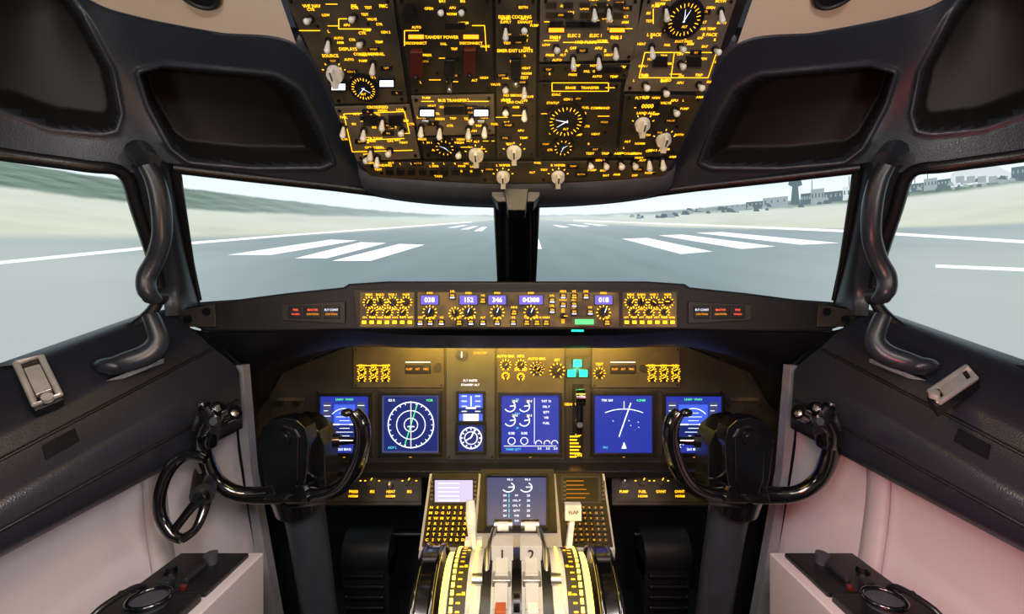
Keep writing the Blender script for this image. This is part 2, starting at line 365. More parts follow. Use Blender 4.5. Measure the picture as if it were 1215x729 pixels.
for x,y in [(534,78),(612,78)]: b.rect(o_,x-6,y-10,x+6,y+12,0,.01,BLK); toggle(b,o_,x,y+18,.9,MET)
b.rect(o_,527,122,552,132,0,.012,BLK)
b.pc(o_,487,12,8,.02,BLK)
for x,y,r in [(398,87,10),(565,183,9),(610,180,9),(597,209,8),(662,209,8),(762,147,9),(787,165,9)]: 
    knob(b,o_,x,y,r,.024,SWH,BLK,90); l.ring(o_,x,y,r+3,1.1,.0012,AMB,20,160,14)
for x,y,r in [(432,103,17),(811,21,23),(671,142,24),(668,173,13),(528,173,13)]: gauge(b,l,o_,x,y,r,2)
def ol(pts,w=.8):
    for a,c in zip(pts[:-1],pts[1:]): l.line(o_,*a,*c,w,.0011,AMB)
ol([(408,135),(480,132),(486,158),(472,158)]);ol([(408,135),(418,180),(490,178)]);ol([(440,135),(446,150)]);ol([(430,166),(480,164)])
ol([(765,62),(850,62),(840,92),(758,92),(765,62)]);ol([(800,62),(796,92)]);ol([(775,10),(775,28)]);ol([(668,50),(722,50)]);ol([(497,36),(480,36),(480,54)]);ol([(560,30),(575,30),(577,60)]);
ol([(412,22),(402,22),(402,34),(440,34)]);ol([(500,120),(515,120)]);ol([(555,120),(580,120)]);ol([(655,98),(722,98),(722,108),(655,108),(655,98)]);ol([(355,36),(380,36)]);ol([(645,48),(663,48)])
for x,y in [(440,142),(470,142),(783,72),(823,72)]: b.rect(o_,x-9,y-6,x+9,y+7,0,.003,BLK)
for x,y,w_ in [(768,125,13),(611,45,14),(700,28,12),(683,28,12),(722,82,16),(540,30,12),(660,28,8)]: b.rect(o_,x-w_,y-4,x+w_,y+4,0,.003,BLK)
l.text(o_,768,125,'0000',5,.0035,AMB)
for i in range(9): b.rect(o_,458+i*13,199,467+i*13,206,0,.006,BLK); l.text(o_,462+i*13,194,random.choice(['ON','OFF','R','L']),2.6,.0012,AMB)
for i in range(5):
    for j in range(2): b.rect(o_,648+i*20,2+j*12,660+i*20,9+j*12,0,.0025,PNLD)
ovh=b.obj('overhead_panel',None,.0008); l.obj('legends',ovh)
# rim beneath overhead
b=B()
rimU=[(424,196),(434,208),(470,215),(540,220),(613,222)]; rimL=[(434,226,1.12),(446,231,1.13),(490,238,1.15),(550,243,1.18),(613,245,1.2)]
def rim(mir):
    global MIR; MIR=mir; U=[];Lw=[]
    for (a,c),dd in zip(rimU,rimL):
        p=OV.on(a,c-4,.0); U.append(Vector((mir*p.x,p.y,p.z))); Lw.append(V(*dd))
    MIR=1
    U,_=cat(U,5);Lw,_=cat(Lw,5)
    rr=[[u+Vector((0,0,.03)) for u in U]]
    for k in range(7):
        t=k/6; rr.append([u*(1-t)+w*t+Vector((0,-.010*math.sin(math.pi*t),-.006*math.sin(math.pi*t)-.004)) for u,w in zip(U,Lw)])
    rr.append([w+Vector((0,.05,.05)) for w in Lw])
    b.loft(rr,RIM)
    b.tube([V_ for V_ in Lw],.005,BLK,8,1)
rim(1);rim(-1)
b.obj('overhead_rim',ovh)

# ================= cowling with pockets, ceiling, per side
def sd(px,py,poly):
    ins=False; dmin=1e9; n=len(poly)
    for i in range(n):
        x1,y1=poly[i];x2,y2=poly[(i+1)%n]
        if (y1>py)!=(y2>py) and px<(x2-x1)*(py-y1)/(y2-y1)+x1: ins=not ins
        t=max(0,min(1,((px-x1)*(x2-x1)+(py-y1)*(y2-y1))/((x2-x1)**2+(y2-y1)**2))); dmin=min(dmin,math.hypot(px-x1-t*(x2-x1),py-y1-t*(y2-y1)))
    return dmin if ins else -dmin
P1=[(166,88),(195,80),(325,92),(352,108),(378,155),(392,192),(380,197),(300,197),(225,190),(205,175),(178,125)]
P2=[(-160,-60),(60,-30),(98,22),(132,85),(142,135),(136,153),(120,156),(60,150),(0,128),(-160,100)]
def onp(px,py):
    return OV.on(px,py,.004)
UP=[V(-200,-200,.55),V(20,-60,.76),V(105,0,.80),V(160,20,.82),V(250,38,.82),onp(352,52),onp(396,127),onp(430,200)]
LO=[V(-250,140,.62),V(0,181,.8),V(146,204,.92),V(206,200,.97),V(300,211,1.03),V(380,219,1.08),V(425,224,1.11),V(440,228,1.12)]
def cowl(mir,name):
    b=B(); U,_=cat(UP,26);Lw,_=cat(LO,26); NR=70; rows=[]; pk=[]
    dv=Vector((-.6,.65,.45)).normalized()
    nU=26*4
    fl_=[u+Vector((.05,.02,.03))*min(1,max(0,(i-nU)/20)) for i,u in enumerate(U)]
    rows.append([Vector((mir*p.x,p.y,p.z)) for p in fl_]); pk.append([0]*len(U))
    for k in range(NR+1):
        t=k/NR; row=[]; pr=[]
        for u,w in zip(U,Lw):
            p=u.lerp(w,t); p=p+dv*(.03*math.sin(math.pi*t)*min(1,(u-w).length/.2))
            px=CX+p.x/p.y*F; py=HY-p.z/p.y*F
            s_=max(sd(px,py,P1),sd(px,py,P2)); pr.append(s_)
            if s_>-7:
                q=max(0,min(1,(s_+1)/12)); q=q*q*(3-2*q); lip=math.exp(-((s_+3)/3)**2)
                p=p+dv*(.10*q)-dv*.006*lip
            row.append(Vector((mir*p.x,p.y,p.z)))
        rows.append(row); pk.append(pr)
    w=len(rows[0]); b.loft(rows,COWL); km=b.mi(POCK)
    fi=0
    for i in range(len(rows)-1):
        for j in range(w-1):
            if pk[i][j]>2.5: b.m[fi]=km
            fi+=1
    return b.obj(name)
cowl(1,'trim_1'); cowl(-1,'trim_2')
# ceiling
b=B()
for mir in(1,-1):
    c=[V(20,-60,.76),V(105,0,.80),V(160,20,.82),V(250,38,.82),onp(352,52)]
    c,_=cat(c,6)
    c=[Vector((mir*p.x,p.y,p.z+.002)) for p in c]
    c2=[Vector((mir*(-.80+.45*i/(len(c)-1)),.30,.62)) for i in range(len(c))]
    b.loft([[p*(1-t)+q*t+Vector((0,0,.05*math.sin(math.pi*t))) for p,q in zip(c,c2)] for t in [k/10 for k in range(11)]],BEIGE)
b.box(-.42,.42,-.8,.45,.60,.62,BEIGE)
b.box(-.85,-.42,-.8,.32,.60,.62,BEIGE); b.box(.42,.85,-.8,.32,.60,.62,BEIGE)
ceil=b.obj('ceiling')
for s_ in (1,-1):
    b=B(); p=V(232,-12,.75); p.x*=s_; ax=Vector((0,-.35,-1))
    b.cyl(p-ax*.02,ax,.034,.032,.022,BLK,32); b.torus(p+ax*.0,ax,.031,.004,DKG); b.cyl(p-ax*.002,ax,.014,.010,.008,DMET); 
    b.obj('air_vent')

# ================= windows
GL=bpy.data.materials.new('window_glass'); GL.use_nodes=True; nt=GL.node_tree; nt.nodes.clear()
tr=nt.nodes.new('ShaderNodeBsdfTransparent'); o2=nt.nodes.new('ShaderNodeOutputMaterial')
tr.inputs[0].default_value=(.97,.985,.99,1)
nt.links.new(tr.outputs[0],o2.inputs[0])
n_=1
for mir in (1,-1):
    MIR=mir
    b=B(); g_=B()
    loop=[V(207,200,.97),V(300,211,1.03),V(400,222,1.1),V(500,235,1.16),V(590,241,1.2),V(592,338,1.6),V(410,350,1.4),V(234,363,1.2),V(207,200,.97)]
    b.tube(loop,.011,BLK,8,1)
    g_.add(loop[:-1],[(0,1,7),(1,2,6,7),(2,3,4,5,6)],GL)
    b.tube([V(214,208,.98),V(225,290,1.1),V(238,356,1.2)],.003,DMET,8,3)
    w=b.obj('window_%d'%n_); g_.obj('glass',w); n_+=1
    b=B(); g_=B()
    loop=[V(-200,150,.66),V(0,183,.8),V(100,197,.87),V(146,206,.92),V(163,250,.97),V(188,335,1.06),V(178,372,1.05),V(120,410,.97),V(62,434,.9),V(0,442,.83),V(-200,470,.66)]
    b.tube(loop,.012,BLK,8,5)
    g_.add(loop,[(0,1,9,10),(1,2,8,9),(2,3,4,7,8),(4,5,6,7)],GL)
    w=b.obj('window_%d'%n_); g_.obj('glass',w); n_+=1
    b=B()
    a=[V(148,198,.93),V(165,250,.98),V(180,300,1.03),V(192,345,1.07),V(196,375,1.06)]
    c=[V(210,196,.98),V(216,250,1.04),V(226,305,1.12),V(234,350,1.18),V(238,372,1.2)]
    a,_=cat(a,5);c,_=cat(c,5)
    b.loft([[p*(1-t)+q*t+Vector((mir*.03,-.03,0))*math.sin(math.pi*t) for p,q in zip(a,c)] for t in [k/8 for k in range(9)]],COWL2)
    b.loft([[p+Vector((-mir*.05,.07,0)) for p in a],[p+Vector((-mir*.05,.07,0)) for p in c]],BLK)
    b.obj('window_post')
    b=B()
    b.tube([V(174,196,.86),V(184,215,.87),V(191,245,.88),V(192,280,.89),V(184,308,.9),V(174,328,.9),V(175,346,.9),V(186,357,.92)],[.014,.016,.017,.016,.0155,.016,.016,.011],COWL2,16,6)
    b.tube([V(176,192,.88),V(165,180,.9)],[.02,.024],COWL2,12,1); b.cyl(V(190,352,.94),Vector((0,-1,0)),.018,.014,.03,BLK)
    b.obj('grab_handle')
    b=B()
    b.prism([V(100,462,.88),V(104,440,.93),V(190,408,1.0),V(196,424,.97)],Vector((0,0,-.012)),BLK)
    b.tube([V(128,436,.9),V(150,430,.91),V(176,420,.93),V(188,405,.94),V(184,388,.94),V(178,374,.94)],[.016,.02,.021,.019,.016,.014],COWL2,14,6)
    b.ball(V(130,434,.9),.022,COWL2,(1.3,1,.7)); b.cyl(V(192,412,.95),Vector((0,-.5,.6)),.008,.008,.016,DMET)
    b.obj('window_crank',None,.002)
MIR=1
# centre post
b=B()
def postq(x0,x1,x2,x3,th,m,dy=0): b.prism([V(x0,236,1.19-dy),V(x1,236,1.19-dy),V(x2,340,1.6-dy),V(x3,340,1.6-dy)],Vector((0,th,0)),m)
postq(590,636,635,592,.04,COWL2); postq(599,603,605,600,.02,MET,.012); postq(606,626,626,608,.03,GLOSS,.02); postq(628,630.5,630.5,629,.02,MET,.012); postq(591,597,598,593,.02,BLK,.012)
b.prism([V(x,y,1.10) for x,y in [(583,221),(592,217),(632,217),(641,221),(641,233),(634,240),(590,240),(583,233)]],Vector((0,.11,0)),COWL2)
b.prism([V(x,y,1.09) for x,y in [(597,219),(628,219),(624,250),(602,250)]],Vector((0,.1,.0)),BLK)
b.obj('window_post',None,.003)

# ================= side consoles and walls
for mir,side in((1,'left'),(-1,'right')):
    MIR=mir
    near=[V(-40,445,.81),V(0,436,.84),V(0,452,.80),V(0,512,.76),V(0,522,.75),V(0,540,.755),V(0,590,.70),V(0,604,.695),V(0,650,.695),V(0,662,.71),V(0,655,.80)]
    far=[V(170,372,1.09),V(195,368,1.08),V(200,376,1.07),V(232,398,1.08),V(238,404,1.075),V(246,412,1.085),V(276,436,1.10),V(280,444,1.10),V(284,500,1.10),V(284,510,1.105),V(282,506,1.19)]
    b=B(); rows=[]
    for k in range(15):
        t=-.02+k*.16; rows.append([f_+(n_2-f_)*t for n_2,f_ in zip(near,far)])
    b.loft(rows,CONS); b.add(rows[0],[tuple(range(len(near)))],CONS)
    def pt(i,j,s,t): 
        A_=far[i].lerp(far[j],s); B_=near[i].lerp(near[j],s); return A_+(B_-A_)*t
    b.tube([pt(5,6,.15,t/10)+Vector((mir*.002,0,.002)) for t in range(0,22)],.0035,BLK,8,1)
    b.tube([pt(7,8,.55,t/10)+Vector((mir*.002,0,.0)) for t in range(0,22)],.003,BLK,8,1)
    b.add([pt(5,6,s,t)+Vector((mir*.002,-.001,.003)) for s,t in ((.35,.86),(.35,.74),(.75,.74),(.75,.86))],[(0,1,2,3)],BLK)
    o=b.obj('side_console',None)
    b=B()
    n3=[V(0,650,.80),V(0,662,.80)+Vector((mir*.0,0,-.1)),Vector((-mir*.80,.74,-.8)),Vector((-mir*.78,.72,-1.2))]
    f3=[V(280,500,1.2),V(286,560,1.2),V(318,735,1.2),V(360,905,1.24)]
    f3[3].z=-1.2
    nn,_=cat(n3,6); ff,_=cat(f3,6)
    b.loft([[f_+(n_2-f_)*(k/8*2.6) for n_2,f_ in zip(nn,ff)] for k in range(9)],WHITE)
    b.prism([V(278,434,1.14),V(288,434,1.14),V(298,560,1.16),V(330,740,1.18),V(314,740,1.18),V(284,520,1.15)],Vector((0,.03,0)),STRIP)
    r0=[f_+(n_2-f_)*.45 for n_2,f_ in zip(nn,ff)]; b.tube([p+Vector((mir*.004,0,0)) for p in r0],.014,WHITE,8,1,2.2)
    for t_,k_ in ((.25,9),(.62,8),(.95,11)):
        p_=ff[k_]+(nn[k_]-ff[k_])*t_; b.cyl(p_-Vector((mir*.002,0,0)),Vector((mir,-.3,.0)),.006,.005,.006,DMET,12)
    b.obj('wall_'+side)
    b=B(); s_=mir
    def bx(x0,x1,y0,y1,z0,z1,m): b.box(min(-s_*x0,-s_*x1),max(-s_*x0,-s_*x1),y0,y1,z0,z1,m)
    bx(.53,.70,.45,.99,-.72,-.515,WHITE); bx(.55,.69,.835,.97,-.515,-.505,BLK); bx(.55,.69,.47,.825,-.515,-.500,BLK)
    b.torus(Vector((-s_*.615,.79,-.488)),Vector((0,0,1)),.030,.004,GLOSS); b.cyl(Vector((-s_*.615,.79,-.5)),Vector((0,0,1)),.027,.027,.010,PNLB)
    bx(.588,.598,.835,.845,-.505,-.494,RED); bx(.62,.64,.84,.86,-.505,-.490,DKG); bx(.60,.61,.86,.95,-.505,-.496,DKG)
    b.cyl(Vector((-s_*.60,.93,-.505)),Vector((-s_*.1,-.1,1)),.011,.013,.020,PNLB); b.cyl(Vector((-s_*.66,.90,-.505)),Vector((0,0,1)),.012,.010,.010,DMET)
    b.tube([Vector((-s_*.665,.72,-.50)),Vector((-s_*.655,.74,-.475)),Vector((-s_*.645,.80,-.475)),Vector((-s_*.65,.83,-.5))],.005,BLK,8,5)
    b.obj('cup_holder',None,.003)
MIR=1
CLM=mk('clip_silver',(205,203,196),.35,metal=.6)
def clip(c4,mir):
    global MIR; MIR=mir
    b=B(); p=[V(*q) for q in c4]; n=(p[1]-p[0]).cross(p[3]-p[0]).normalized()
    c=sum(p,Vector())/4
    if n.dot(-c)<0: n=-n
    p=[x+n*.010 for x in p]; c=c+n*.010
    b.prism(p,-n*.02,BLK)
    q=[c+(x-c)*.86+n*.004 for x in p]; b.tube(q+[q[0]],.005,CLM,8,1)
    r=[c+(x-c)*.55+n*.006 for x in p]; b.prism(r,-n*.006,CLM)
    m1=(q[2]+q[3])/2; b.cyl(m1,n,.008,.008,.010,CLM)
    b.obj('document_clip',None,.001); MIR=1
clip([(16,434,.83),(50,425,.86),(76,478,.82),(42,492,.79)],1)
clip([(64,456,.84),(76,440,.88),(126,474,.84),(114,490,.81)],-1)

# ================= glareshield
b=B()
fo=[(205,367),(255,359),(340,348),(408,341),(414,337),(460,334)]
fr=mlist(fo); lowl=[(408,392),(330,394),(245,394),(206,380)]
poly=fr+[(M(x),y) for x,y in reversed(lowl)]+lowl
b.prism([V(x,y,1.1) for x,y in poly],Vector((0,.10,0)),PAD)
bk=[(225,366,1.25),(250,362,1.28),(330,357,1.35),(400,352,1.42),(420,350,1.45),(520,348,1.56)]
back=[V(*p) for p in bk]+[Vector((-V(*p).x,V(*p).y,V(*p).z)) for p in reversed(bk)]
b.loft([[V(x,y,1.19) for x,y in fr],back],PAD)
fu=[(206,380),(245,394),(330,394),(408,392),(500,398)]; bu=[(290,500),(318,474),(336,442),(425,407),(500,403)]
FU,_=cat([V(x,y,1.1) for x,y in mlist(fu)],4);BU,_=cat([V(x,y,1.5) for x,y in mlist(bu)],4)
b.loft([[p*(1-t)+q*t+Vector((0,0,-.045*math.sin(math.pi*min(1,t*1.3))*(1-t))) for p,q in zip(FU,BU)] for t in [k/12 for k in range(13)]],PAD)
for s_ in(1,-1): b.box(min(-s_*1.02,-s_*.66),max(-s_*1.02,-s_*.66),1.52,1.54,-1.2,-.01,PAD)
gsd=b.obj('glareshield',None,.006)
b=B(); l=B(); G=vert(1.098)
for s_ in (1,-1):
    X_=(lambda x:x) if s_==1 else M
    b.q(G,[(X_(206),370),(X_(256),361),(X_(258),388),(X_(222),388)],0,.006,PNLM)
    for x in (226,248): b.pc(G,X_(x),370 if x>230 else 379,4.5,.012,DMET)
    b.q(G,[(X_(336),362),(X_(410),358),(X_(410),384),(X_(336),380)],0,.005,PNLM)
    for x in (353,373,395): 
        b.rect(G,min(X_(x-9),X_(x+9)),363,max(X_(x-9),X_(x+9)),378,.005,.004,BLK)
        l.text(G,X_(x),368,'FIRE' if x<360 else ('FLT CONT' if x>380 else 'MASTER'),2.4,.0096,REDL if x<380 else LINE); l.text(G,X_(x),373,'CAUTION' if x>360 else 'WARN',2.2,.0096,REDL if x<360 else AMBD)
o=b.obj('warning_panel',gsd,.001); l.obj('legends',gsd)

# ================= mode control panel
b=B(); l=B(); G=vert(1.09)
b.q(G,[(420,344),(806,344),(802,390),(424,390)],-.01,.012,BLK)
b.rect(G,496,347,734,388,.002,.003,PNLC)
for x0,x1 in ((428,492),(738,802)):
    b.rect(G,x0,347,x1,388,.002,.003,PNLC)
G2=vert(1.084)
for x0 in (428,738):
    for i,x in enumerate((438,451,466,482)):
        x=x-428+x0; knob(b,G2,x,358 if i%2 else 360,4.6,.014,BLK,AMB,60+40*i); l.ring(G2,x,359,5.6,1.6,.0012,AMB,0,360,16)
        l.text(G2,x,350,['MINS','BARO','VOR 1','WXR'][i],2.6,.0012,AMB)
    for i in range(3):
        x=x0+14+i*18; knob(b,G2,x,371,4.2,.012,BLK,AMB,45); l.ring(G2,x,371,5,1.4,.0012,AMB,0,360,14)
        if i<2: l.text(G2,x+9,367,'RST',2.2,.0012,AMB)
    for i in range(7):
        x=x0+5+i*9; b.rect(G2,x-3,380,x+3,385,0,.005,BLK); l.flat(G2,x-2.6,380.6,x+2.6,384.4,.0055,AMB); l.text(G2,x,377,random.choice(['WXR','STA','WPT','APT','TFC']),2.2,.0012,AMB)
for x,st in ((510,'038'),(556,'152'),(590,'346'),(630,'04300'),(716,'018')):
    w_=3.6*len(st)/2+5; b.rect(G2,x-w_-1,350.5,x+w_+1,362,0,.003,BLK); l.flat(G2,x-w_,351,x+w_,361.5,.0033,VIOB); l.text(G2,x,356.3,st,5.6,.0037,VIO)
    knob(b,G2,x,371,5.4,.016,DKG,LINE,70); l.ring(G2,x,371,7,1.2,.0012,AMB,0,360,20); l.text(G2,x,348,'SPEED',2,.0012,AMB)
for x,y in ((499,383),(511,383),(524,383),(537,352),(545,383),(559,383),(573,383),(590,383),(609,383),(625,383),(637,383),(648,383),(655,357),(655,369),(668,352),(668,362),(681,352),(681,362),(681,371),(700,371),(720,383),(573,357),(610,371),(695,352)):
    b.rect(G2,x-4,y-3.5,x+4,y+3.5,0,.005,BLK); l.text(G2,x,y-6,random.choice(['N1','LNAV','VNAV','CRS','HDG','APP','ALT','V/S','CMD A','CMD B','F/D','LVL']),2.4,.0012,AMB); 
    l.line(G2,x-2.6,y+1.5,x+2.6,y+1.5,1.1,.0056,random.choice([AMB,WHE,VIO])); l.text(G2,x,y-1.2,'ON',2,.0056,AMB)
l.ring(G2,540,372,6,1.5,.0012,AMB); knob(b,G2,540,372,4,.014,BLK,AMB,100); knob(b,G2,668,375,4,.02,BLK,AMB,0)
l.flat(G2,666,366,670,384,.0012,AMBD); b.rect(G2,678,377,708,387,0,.004,PNLL); l.flat(G2,682,379,704,385,.0046,GRL)
l.flat(G,678,391.5,692,393.5,.004,GRN)  # reflected glow of the lit indicator, put in as an emissive strip
o=b.obj('mode_control_panel',None,.0006); l.obj('legends',o)

# ================= main instrument panel
MPp=vert(1.5); b=B(); l=B()
b.q(MPp,[(300,500),(318,474),(336,442),(425,407),(500,402)]+[(M(500),402),(M(425),407),(M(336),442),(908,474),(926,500),(926,556),(300,556)],-.05,.05,PNLM)
for x0,y0,x1,y1,m in [(322,478,373,545,PNLM),(375,462,446,545,PNLM),(448,462,527,545,PNLM),(420,412,527,460,PNLG),(530,408,587,545,PNLB),(590,408,669,545,PNLG),(671,424,700,545,PNLM),(671,408,700,422,PNLM),(702,412,806,460,PNLG),(702,462,779,545,PNLM),(781,462,858,545,PNLM),(860,478,904,545,PNLM)]:
    b.rect(MPp,x0,y0,x1,y1,0,.005,m)
    for sx in (x0+3,x1-3):
        for sy in (y0+3,y1-3): b.pc(MPp,sx,sy,1.2,.002,DMET,off=.005,n=8)
D=vert(1.495)
def du(pl,x0,y0,x1,y1,m,bw=3.5,bz=BLK):
    b.rect(pl,x0-bw,y0-bw,x1+bw,y0,0,.012,bz);b.rect(pl,x0-bw,y1,x1+bw,y1+bw,0,.012,bz);b.rect(pl,x0-bw,y0,x0,y1,0,.012,bz);b.rect(pl,x1,y0,x1+bw,y1,0,.012,bz)
    l.flat(pl,x0,y0,x1,y1,.004,m)
K=.0055
def PFD(x0,y0,x1,y1,flip=0):
    du(D,x0,y0,x1,y1,BLU); cx=(x0+x1)/2; cy=(y0+y1)/2
    l.flat(D,x0+16,y0+10,x1-16,cy,.0047,MAG); l.flat(D,x0+16,cy,x1-16,cy+18,.0047,BLU2)
    for xx in (x0+8,x1-9): 
        l.flat(D,xx-5,y0+7,xx+5,y1-9,.0046,BLU3)
        for i in range(8): l.line(D,xx-4,y0+11+i*6.3,xx+(1 if i%2 else 4),y0+11+i*6.3,.7,K,LINE)
    for i in range(-3,4): l.line(D,cx-(6 if i%2 else 10),cy+i*4.5,cx+(6 if i%2 else 10),cy+i*4.5,.6,K,LINE)
    l.line(D,cx-18,cy,cx-6,cy,1.6,K,LINE); l.line(D,cx+6,cy,cx+18,cy,1.6,K,LINE)
    l.ring(D,cx,y1+6,22,.9,K,LINE,35,145); l.ring(D,cx,cy,19,.9,K,LINE,40,140)
    l.text(D,cx,y0+4,'LNAV  VNAV',2.6,K,GRL); l.text(D,cx,y1-4,'263 MAG',2.8,K,LINE); 
    for i in range(9):
        a=math.radians(40+i*12.5); l.line(D,cx+19*math.cos(a),y1+6-19*math.sin(a),cx+22*math.cos(a),y1+6-22*math.sin(a),.8,K,LINE)
PFD(381,470,438,537); PFD(789,470,855,537)
du(D,454,469,521,537,BLU3)
l.flat(D,456,471,519,535,.0046,BLU2)
for r in (8,17,27): l.ring(D,488,504,r,1.2 if r>20 else .9,K,LINE,0,360,48)
for i in range(24):
    a=i*math.pi/12; l.line(D,488+24*math.cos(a),504+24*math.sin(a),488+27*math.cos(a),504+27*math.sin(a),.8,K,LINE)
l.line(D,488,476,488,532,.8,K,LINE); l.line(D,496,478,480,530,1.0,K,GRL); l.text(D,465,475,'GS 0',2.8,K,LINE); l.text(D,510,475,'VOR',2.8,K,GRL); l.text(D,466,531,'ADF L',2.8,K,CYA)
l.line(D,484,506,492,506,1.3,K,LINE)
du(D,545,467,573,499,MAG,3); l.flat(D,545,484,573,491,.0046,BLU2); l.flat(D,550,491,568,499,.0048,LINE)
for i in range(4): l.line(D,548,470+i*6,554,470+i*6,1,K,LINE); l.line(D,564,470+i*6,570,470+i*6,1,K,LINE)
l.line(D,553,484,565,484,2,K,LINE); l.line(D,559,470,559,482,1.2,K,LINE)
du(D,544,504,574,535,BLU2,3); l.ring(D,559,519.5,12.5,1.4,K,LINE,0,360,40); l.ring(D,559,519.5,7.5,1,K,LINE,0,360,30)
for i in range(12):
    a=i*math.pi/6; l.line(D,559+9.5*math.cos(a),519.5+9.5*math.sin(a),559+12.5*math.cos(a),519.5+12.5*math.sin(a),1.2,K,LINE)
l.line(D,559,519,564,509,1.6,K,LINE); l.line(D,559,519,552,523,1.3,K,LINE)
du(D,595,469,663,537,BLU); 
for i,(x,y) in enumerate([(605,482),(622,482),(605,499),(622,499)]):
    l.ring(D,x,y,6.3,1.1,K,LINE,-150,60,18); l.line(D,x,y,x+6,y-1,1.1,K,LINE); l.rect(D,x+1,y-8,x+10,y-4,.0048,.0002,BLU3); l.text(D,x+6,y-6,'20.4',2.6,K,LINE)
for i in range(3): l.text(D,614,474+17*i,['N1','EGT','FF'][i],2.4,K,CYA)
for x in (607,622): l.text(D,x,514,'0.00',3,K,LINE); l.ring(D,x,523,4.2,.8,K,LINE,0,360,16)
for i in range(5): l.text(D,648,476+i*6.5,['TAT 15','OIL P','QTY','VIB','FUEL'][i],2.6,K,LINE)
l.line(D,598,529,660,529,.6,K,LINE); l.line(D,634,472,634,526,.5,K,LINE)
for x in (640,650,659): l.text(D,x,532,'5.0',2.6,K,LINE); l.ring(D,x-1,526,3.6,.8,K,LINE,0,200,10)
l.text(D,609,533,'TANK QTY',2.6,K,CYA)
du(D,705,469,773,537,BLU)
l.line(D,748,478,734,518,1.2,K,LINE); l.ring(D,740,545,60,.8,K,LINE,68,112); l.line(D,740,476,740,486,.8,K,LINE)
l.text(D,720,475,'TRK 263',2.6,K,LINE); l.text(D,760,475,'4.2NM',2.6,K,GRL); l.add([D.on(x,y,K) for x,y in [(740,524),(737,532),(743,532)]],[(0,1,2)],LINE); l.text(D,718,531,'TFC',2.6,K,CYA)
for i in range(10): l.text(D,random.uniform(722,760),random.uniform(488,518),random.choice(['+','o','.','.']),2.2,K,LINE)
for x in (410,488,629,739,822): l.text(D,x,541.2,'---',2,.0125,AMB)
b.pc(D,548,421,7.5,.006,DMET); b.pc(D,548,421,6,.002,BLK,off=.006); l.text(D,548,421,'1',7,.0085,LINE)
l.text(D,570,419,'STANDBY',2.6,.001,AMBD); l.text(D,558,452,'FLT INSTR',2.6,.001,LINE); l.text(D,558,457,'STANDBY ALT',2.4,.001,LINE)
for x,y,r in [(600,433,6),(618,433,6),(637,438,8),(661,440,8.5),(711,443,6.5),(600,446,4),(618,447,4)]:
    b.pc(D,x,y,r,.004,BLK); l.ring(D,x,y,r-1,1.4,.0046,AMB,-60,240,20); knob(b,D,x,y,r*.5,.016,BLK,AMB,50)
    l.text(D,x,y-r-4,random.choice(['N1','SPD REF','AUTO BRK','SET','TEST','MFD']),3,.001,AMB)
gauge(b,l,D,638,437,7,1)
for x0 in (423,766):
    for i in range(3):
        for j in range(2): 
            x=x0+4+i*14; y=440+j*9; b.pc(D,x+3,y,4,.006,BLK,n=14); l.ring(D,x+3,y,3.6,1.5,.0066,AMB,-40,220,12); l.text(D,x+3,y-6,W(),2.4,.001,AMB)
            l.line(D,x+1,y,x+5,y-2,1,.0068,AMB)
    l.line(D,x0,434,x0+40,434,.8,.001,AMB)
for x0 in (481,724):
    b.rect(D,x0,433,x0+30,443,0,.006,BLK)
    for i in range(3): l.text(D,x0+5+i*10,438,['FLAP','A/T','FMC'][i],2.4,.0066,AMBD)
    l.line(D,x0,430,x0+30,430,.8,.001,LINE); b.pc(D,x0+38,437,4,.01,DKG)
for x in (507,520): b.pc(D,x,434,3,.008,DKG)
for x,y in ((685,431),(678,443),(692,443)): b.rect(D,x-6.5,y-5.5,x+6.5,y+5.5,0,.004,BLK); l.flat(D,x-4.6,y-4,x+4.6,y+4,.0046,GRN); b.pc(D,x,y,3,.006,GRN,off=.0046,r2=1.5,n=14)
# gear lever
b.rect(D,679,455,692,545,0,.002,BLK)
b.cyl(D.on(685.5,500,.0),D.n,.010,.009,.05,MET); b.tube([D.on(685.5,512,.03),D.on(685.5,490,.045),D.on(685.5,472,.05)],[.008,.01,.009],DMET,10,4)
c=D.on(685.5,468,.05); b.cyl(c-Vector((.014,0,0)),Vector((1,0,0)),.026,.026,.028,GLOSS); 
for i in range(7): l.line(D,676,518+i*4,680+random.uniform(1,10),518+i*4,1.6,.0028,AMB)
l.text(D,686,517,'UP',4,.003,AMB); l.text(D,686,540,'DN',4,.003,AMB); l.text(D,675,480,'GEAR',3,.001,AMB)
for x in (333,352): b.pc(D,x,479,4,.01,BLK)
b.rect(D,330,472,362,476,0,.004,PNL); l.text(D,346,500,'CLOCK',3,.001,AMBD); b.pc(D,346,518,12,.012,BLK,n=28); l.ring(D,346,518,10,1,.0125,DMET)
b.rect(D,866,472,900,476,0,.004,PNL); b.pc(D,882,518,12,.012,BLK,n=28); l.ring(D,882,518,10,1,.0125,DMET)
mp=b.obj('instrument_panel',None,.0012); l.obj('displays',mp)
